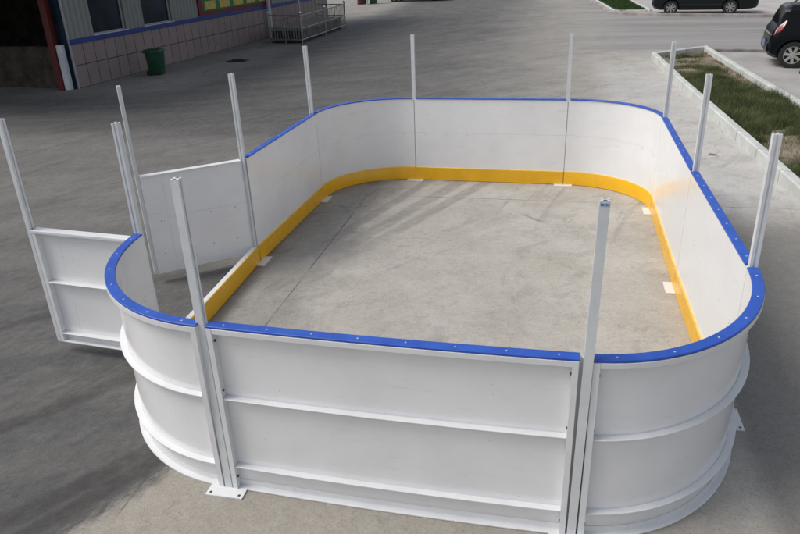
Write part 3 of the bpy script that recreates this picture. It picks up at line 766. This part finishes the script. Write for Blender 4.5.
# crushed leaf by the kerb
bm = bmesh.new(); vs = [bm.verts.new(p) for p in ((-.07, 0, .004), (-.02, .03, .02), (.06, .01, .012), (.08, -.02, .004), (0, -.035, .018))]; bm.faces.new(vs)
bmesh.ops.triangulate(bm, faces=bm.faces[:])
o = link('dry_leaf', bm, 'soil'); o.location = (4.12, 7.55, 0); tag(o, 'small dry brown leaf on the concrete beside the bed kerb', 'leaf')

# ------------------------------------------------------------------ cars
def make_car(name, label, loc, rz, paint, L, W, H, wb, rear_ov, rw, rimmat, hatch=True, rails=False):
    """car heading +x (local), origin on the ground below the right rear wheel's centre line; y=0 is the car's axis"""
    car = empty(name, label, 'car', loc, rz, 'cars parked around the yard')
    x0 = -rear_ov; hw = W/2
    # stations: x, z_bottom, z_belt, z_top, half width at body, half width at top
    F = lambda f: x0+L*f
    st = [(F(0.0), .34, .62, .70, .80, .70), (F(.012), .27, .78, .86, .93, .80), (F(.035), .24, .88, .98, .97, .84), (F(.05), .22, .93, 1.20*H/1.5, .985, .80),
          (F(.072), .20, .94, 1.40*H/1.5, .99, .76), (F(.105), .19, .945, H-.03, 1.0, .75), (F(.30), .18, .94, H, 1.0, .745), (F(.45), .18, .93, H, 1.0, .745),
          (F(.57), .18, .92, H-.03, 1.0, .745), (F(.66), .18, .91, H-.19, 1.0, .77), (F(.75), .18, .90, .99*H/1.5, 1.0, .83), (F(.86), .19, .84, .90, .98, .84),
          (F(.94), .21, .74, .80, .93, .78), (F(.985), .25, .62, .68, .84, .70), (F(1.0), .32, .52, .57, .72, .60)]
    def ring(s):
        x, zb, zl, zt_, a, b = s; a *= hw; b *= hw
        half = [(0, zb), (a*.80, zb), (a*.96, zb+.07), (a, zb+(zl-zb)*.45), (a*.985, zl-.04), (a*.965, zl)]
        up = zt_-zl
        half += [(a*.965*(1-.25)+b*.25-.0, zl+up*.28), (b*1.06, zl+up*.78), (b*.98, zl+up*.93), (b*.80, zt_), (b*.4, zt_+.012), (0, zt_+.015)]
        return [(x, y, z) for y, z in half]
    kz = (H-.5)/(1.5-.5)                     # lower cars sit lower at the waist too
    st = [(a, b, .5+(c-.5)*(.45+.55*kz), .5+(d_-.5)*(.45+.55*kz) if i < 3 or i > 9 else d_, e, f) for i, (a, b, c, d_, e, f) in enumerate(st)]
    rings = [ring(s) for s in st]; nh = len(rings[0])
    bmb = bmesh.new(); bmg = bmesh.new()
    def grid(bmx): return [[[bmx.verts.new((p[0], sgn*p[1], p[2])) for p in rg_] for rg_ in rings] for sgn in (-1, 1)]
    Gb = grid(bmb); Gg = grid(bmg)
    n = len(st)
    for si, sgn in enumerate((-1, 1)):
        for i in range(n-1):
            for j in range(nh-1):
                side = j in (5, 6) and 3 <= i <= 9 and i not in (7,) 
                rearw = j in (8, 9, 10) and 2 <= i <= 4
                front = j in (8, 9, 10) and 8 <= i <= 9
                G = Gg if (side or rearw or front) else Gb
                bmx = bmg if G is Gg else bmb
                q = (G[si][i][j], G[si][i+1][j], G[si][i+1][j+1], G[si][i][j+1])
                f = bmx.faces.new(q if sgn < 0 else q[::-1]); f.smooth = True
        for e in (0, n-1):
            vs = Gb[si][e]; bmb.faces.new(vs if (sgn > 0) == (e == 0) else vs[::-1])
    for bmx in (bmb, bmg):
        bmesh.ops.remove_doubles(bmx, verts=bmx.verts[:], dist=.0005)
        loose = [v for v in bmx.verts if not v.link_faces]; bmesh.ops.delete(bmx, geom=loose, context='VERTS')
        bmesh.ops.recalc_face_normals(bmx, faces=bmx.faces[:])
    body = link('body', bmb, [paint, 'trim'], car)
    for v in body.data.polygons:
        if v.center.z < .27: v.material_index = 1
        v.use_smooth = True
    # cut wheel wells
    cut_bm = bmesh.new()
    for wx in (0, wb):
        for s in (-1, 1): tube(cut_bm, (wx, s*(hw-.26), rw+.005), (wx, s*(hw+.1), rw+.005), rw+.055, seg=32)
    bmesh.ops.recalc_face_normals(cut_bm, faces=cut_bm.faces[:])
    cm = bpy.data.meshes.new('tmp'); cut_bm.to_mesh(cm); cut_bm.free(); cm.materials.append(M['trim']); cobj = bpy.data.objects.new('tmp', cm); COL.objects.link(cobj)
    # close the body for the boolean
    md = body.modifiers.new('b', 'BOOLEAN'); md.operation = 'DIFFERENCE'; md.object = cobj; md.solver = 'FLOAT' if 'FLOAT' in [e.identifier for e in md.bl_rna.properties['solver'].enum_items] else 'FAST'
    cobj.parent = car
    bpy.context.view_layer.update()
    dg = bpy.context.evaluated_depsgraph_get(); nm = bpy.data.meshes.new_from_object(body.evaluated_get(dg))
    body.modifiers.clear(); body.data = nm; bpy.data.objects.remove(cobj)
    nm.set_sharp_from_angle(angle=R(40))
    gl = link('windows', bmg, 'carglass', car, smooth=True)
    # wheels
    for wx in (0, wb):
        for s in (-1, 1):
            yo = s*(hw-.015); yi = s*(hw-.20)
            bm = bmesh.new(); prof = [(rw*.66, yi), (rw*.94, yi), (rw, yi+s*.02), (rw, yo-s*.025), (rw*.95, yo-s*.004), (rw*.70, yo), (rw*.66, yo-s*.01)]
            k = 32; vr = [[bm.verts.new((wx+pr*math.cos(2*math.pi*a/k), py, rw+pr*math.sin(2*math.pi*a/k))) for pr, py in prof] for a in range(k)]
            for a in range(k):
                for i in range(len(prof)):
                    bm.faces.new((vr[a][i], vr[(a+1) % k][i], vr[(a+1) % k][(i+1) % len(prof)], vr[a][(i+1) % len(prof)])).smooth = True
            bmesh.ops.recalc_face_normals(bm, faces=bm.faces[:])
            ty = link('wheel', bm, 'rubber', car)
            bm = bmesh.new(); fy = yo-s*.012
            # rim lip
            k = 32; pr = [(rw*.70, fy), (rw*.62, fy), (rw*.60, fy-s*.03), (rw*.68, fy-s*.05)]
            vr = [[bm.verts.new((wx+a_*math.cos(2*math.pi*t/k), y_, rw+a_*math.sin(2*math.pi*t/k))) for a_, y_ in pr] for t in range(k)]
            for t in range(k):
                for i in range(3): bm.faces.new((vr[t][i], vr[(t+1) % k][i], vr[(t+1) % k][i+1], vr[t][i+1]))
            tube(bm, (wx, fy-s*.04, rw), (wx, fy, rw), rw*.17, seg=16)
            for t in range(7):
                a = 2*math.pi*t/7+.3; ca, sa = math.cos(a), math.sin(a); hw1, hw2 = rw*.085, rw*.12
                q = []
                for rad, h_ in ((rw*.12, hw1), (rw*.63, hw2)):
                    for e in (-1, 1):
                        for yy in (fy-s*.03, fy-s*.006): q.append(bm.verts.new((wx+ca*rad-sa*h_*e, yy, rw+sa*rad+ca*h_*e)))
                for f in ((0, 1, 3, 2), (4, 6, 7, 5), (0, 4, 5, 1), (2, 3, 7, 6), (1, 5, 7, 3), (0, 2, 6, 4)): bm.faces.new([q[i] for i in f])
            bmesh.ops.recalc_face_normals(bm, faces=bm.faces[:])
            link('rim', bm, rimmat, ty)
            bm = bmesh.new(); tube(bm, (wx, fy-s*.09, rw), (wx, fy-s*.06, rw), rw*.66, seg=24); link('brake', bm, 'trim', ty)
    # lamps and trim
    for s in (-1, 1):
        bm = bmesh.new()
        xs = [F(.03), F(.075), F(.10)]
        pts = [(F(.008)-.01, s*hw*.80, .74), (F(.018), s*(hw*.93), .74), (F(.06), s*(hw*.99+.006), .86), (F(.085), s*(hw*.93+.012), 1.06), (F(.07), s*(hw*.82), 1.09), (F(.032), s*hw*.78, .90)]
        c = Vector((F(.048), s*hw*.90, .92)); a = [bm.verts.new(p) for p in pts]; cc = bm.verts.new(c+Vector((-.035, s*.035, 0)))
        for i in range(6): bm.faces.new((a[i], a[(i+1) % 6], cc)).material_index = 1 if i in (0, 3) else 0
        ci = bm.verts.new(c+Vector((.1, -s*.12, 0)))
        for i in range(6): bm.faces.new((a[(i+1) % 6], a[i], ci))
        bmesh.ops.recalc_face_normals(bm, faces=bm.faces[:])
        link('tail_lamp', bm, ['redlamp', 'clearlamp'], car, smooth=True)
        bm = bmesh.new(); pts = [(F(.985)-.02, s*hw*.55, .66), (F(.975), s*hw*.80, .68), (F(.93), s*(hw*.93), .76), (F(.90), s*hw*.93, .83), (F(.94), s*hw*.62, .82)]
        a = [bm.verts.new(Vector(p)+Vector((.012, 0, .012))) for p in pts]; b_ = [bm.verts.new(Vector(p)-Vector((.08, s*.05, .05))) for p in pts]
        bm.faces.new(a); bm.faces.new(b_[::-1])
        for i in range(5): bm.faces.new((a[i], a[(i+1) % 5], b_[(i+1) % 5], b_[i]))
        bmesh.ops.recalc_face_normals(bm, faces=bm.faces[:]); link('headlamp', bm, 'clearlamp', car)
        bm = bmesh.new(); box(bm, wb*.76, wb*.76+.13, *(sorted((s*(hw-.03), s*(hw+.16)))), .98, 1.09); link('mirror', bm, paint, car, bevel=.025)
        for xx in (wb*.24, wb*.62):
            bm = bmesh.new(); box(bm, xx, xx+.16, *(sorted((s*(hw-.02), s*(hw+.02)))), .80, .825); link('door_handle', bm, paint, car, bevel=.006)
        bm = bmesh.new(); box(bm, .30, wb-.32, *(sorted((s*(hw*.97), s*(hw+.008)))), .36, .41); link('side_strip', bm, 'trim', car, bevel=.006)
        if rails:
            bm = bmesh.new(); yy = s*hw*.66; pr = [(F(.15), H-.03), (F(.19), H+.05), (F(.50), H+.055), (F(.55), H-.02)]
            for p, q in zip(pr[:-1], pr[1:]): tube(bm, (p[0], yy, p[1]), (q[0], yy, q[1]), .016, seg=8)
            link('roof_rail', bm, 'trim', car)
    bm = bmesh.new(); box(bm, x0-.03, x0+.10, -hw*.78, hw*.78, .36, .56); link('rear_bumper', bm, paint, car, bevel=.03)
    bm = bmesh.new(); box(bm, x0-.045, x0-.031, -.22, .22, .50-.06, .50+.08); link('number_plate', bm, 'plateblue', car)
    bm = bmesh.new(); box(bm, x0+.0, x0+.03, -hw*.7, hw*.7, .74, .765); link('rear_trim', bm, 'alloy', car)
    bm = bmesh.new(); box(bm, F(.99), F(1.0)+.02, -hw*.5, hw*.5, .36, .50); link('grille', bm, 'trim', car)
    return car, hw
# black hatchback parked right, its tail towards the bed
ang = R(-8); hwid = .79; right = Vector((math.sin(ang), -math.cos(ang)))
wc = Vector((7.26, 15.38)); axis = wc-right*hwid
c1, _ = make_car('parked_car', 'black hatchback with roof rails and alloy wheels parked tail towards the grass bed', (axis.x, axis.y, .004), ang, 'carblack', 3.6, hwid*2, 1.42, 2.35, .54, .30, 'alloy', rails=True)
bm = bmesh.new(); tube(bm, (.18, -hwid*.955, .93), (.18, -hwid*1.0-.004, .93), .045, seg=12); link('fuel_cap_sticker', bm, 'signyellow', c1)
c2, _ = make_car('parked_car', 'dark green-black car seen side on beyond the road', (6.42+.0, 29.05+.8-.1, .05), R(-7), 'carnavy', 4.0, 1.6, 1.46, 2.25, .72, .28, 'hubcap')
c3, _ = make_car('parked_car', 'small dark car far off at the top beyond the yard', (-8.2, 42.6, 0), R(-6), 'carblack', 3.9, 1.6, 1.48, 2.35, .6, .29, 'hubcap')
# yellow bollard by the car's wheel
yb = bmesh.new(); tube(yb, (0, 0, 0), (0, 0, .06), .085, .075, seg=16, mi=1); tube(yb, (0, 0, .061), (0, 0, .42), .055, seg=16); ball(yb, (0, 0, .42), .055)
o = link('bollard', yb, ['yellow', 'trim']); o.location = (7.33, 14.65, .004); tag(o, "short yellow bollard before the black hatchback's rear wheel", 'bollard')
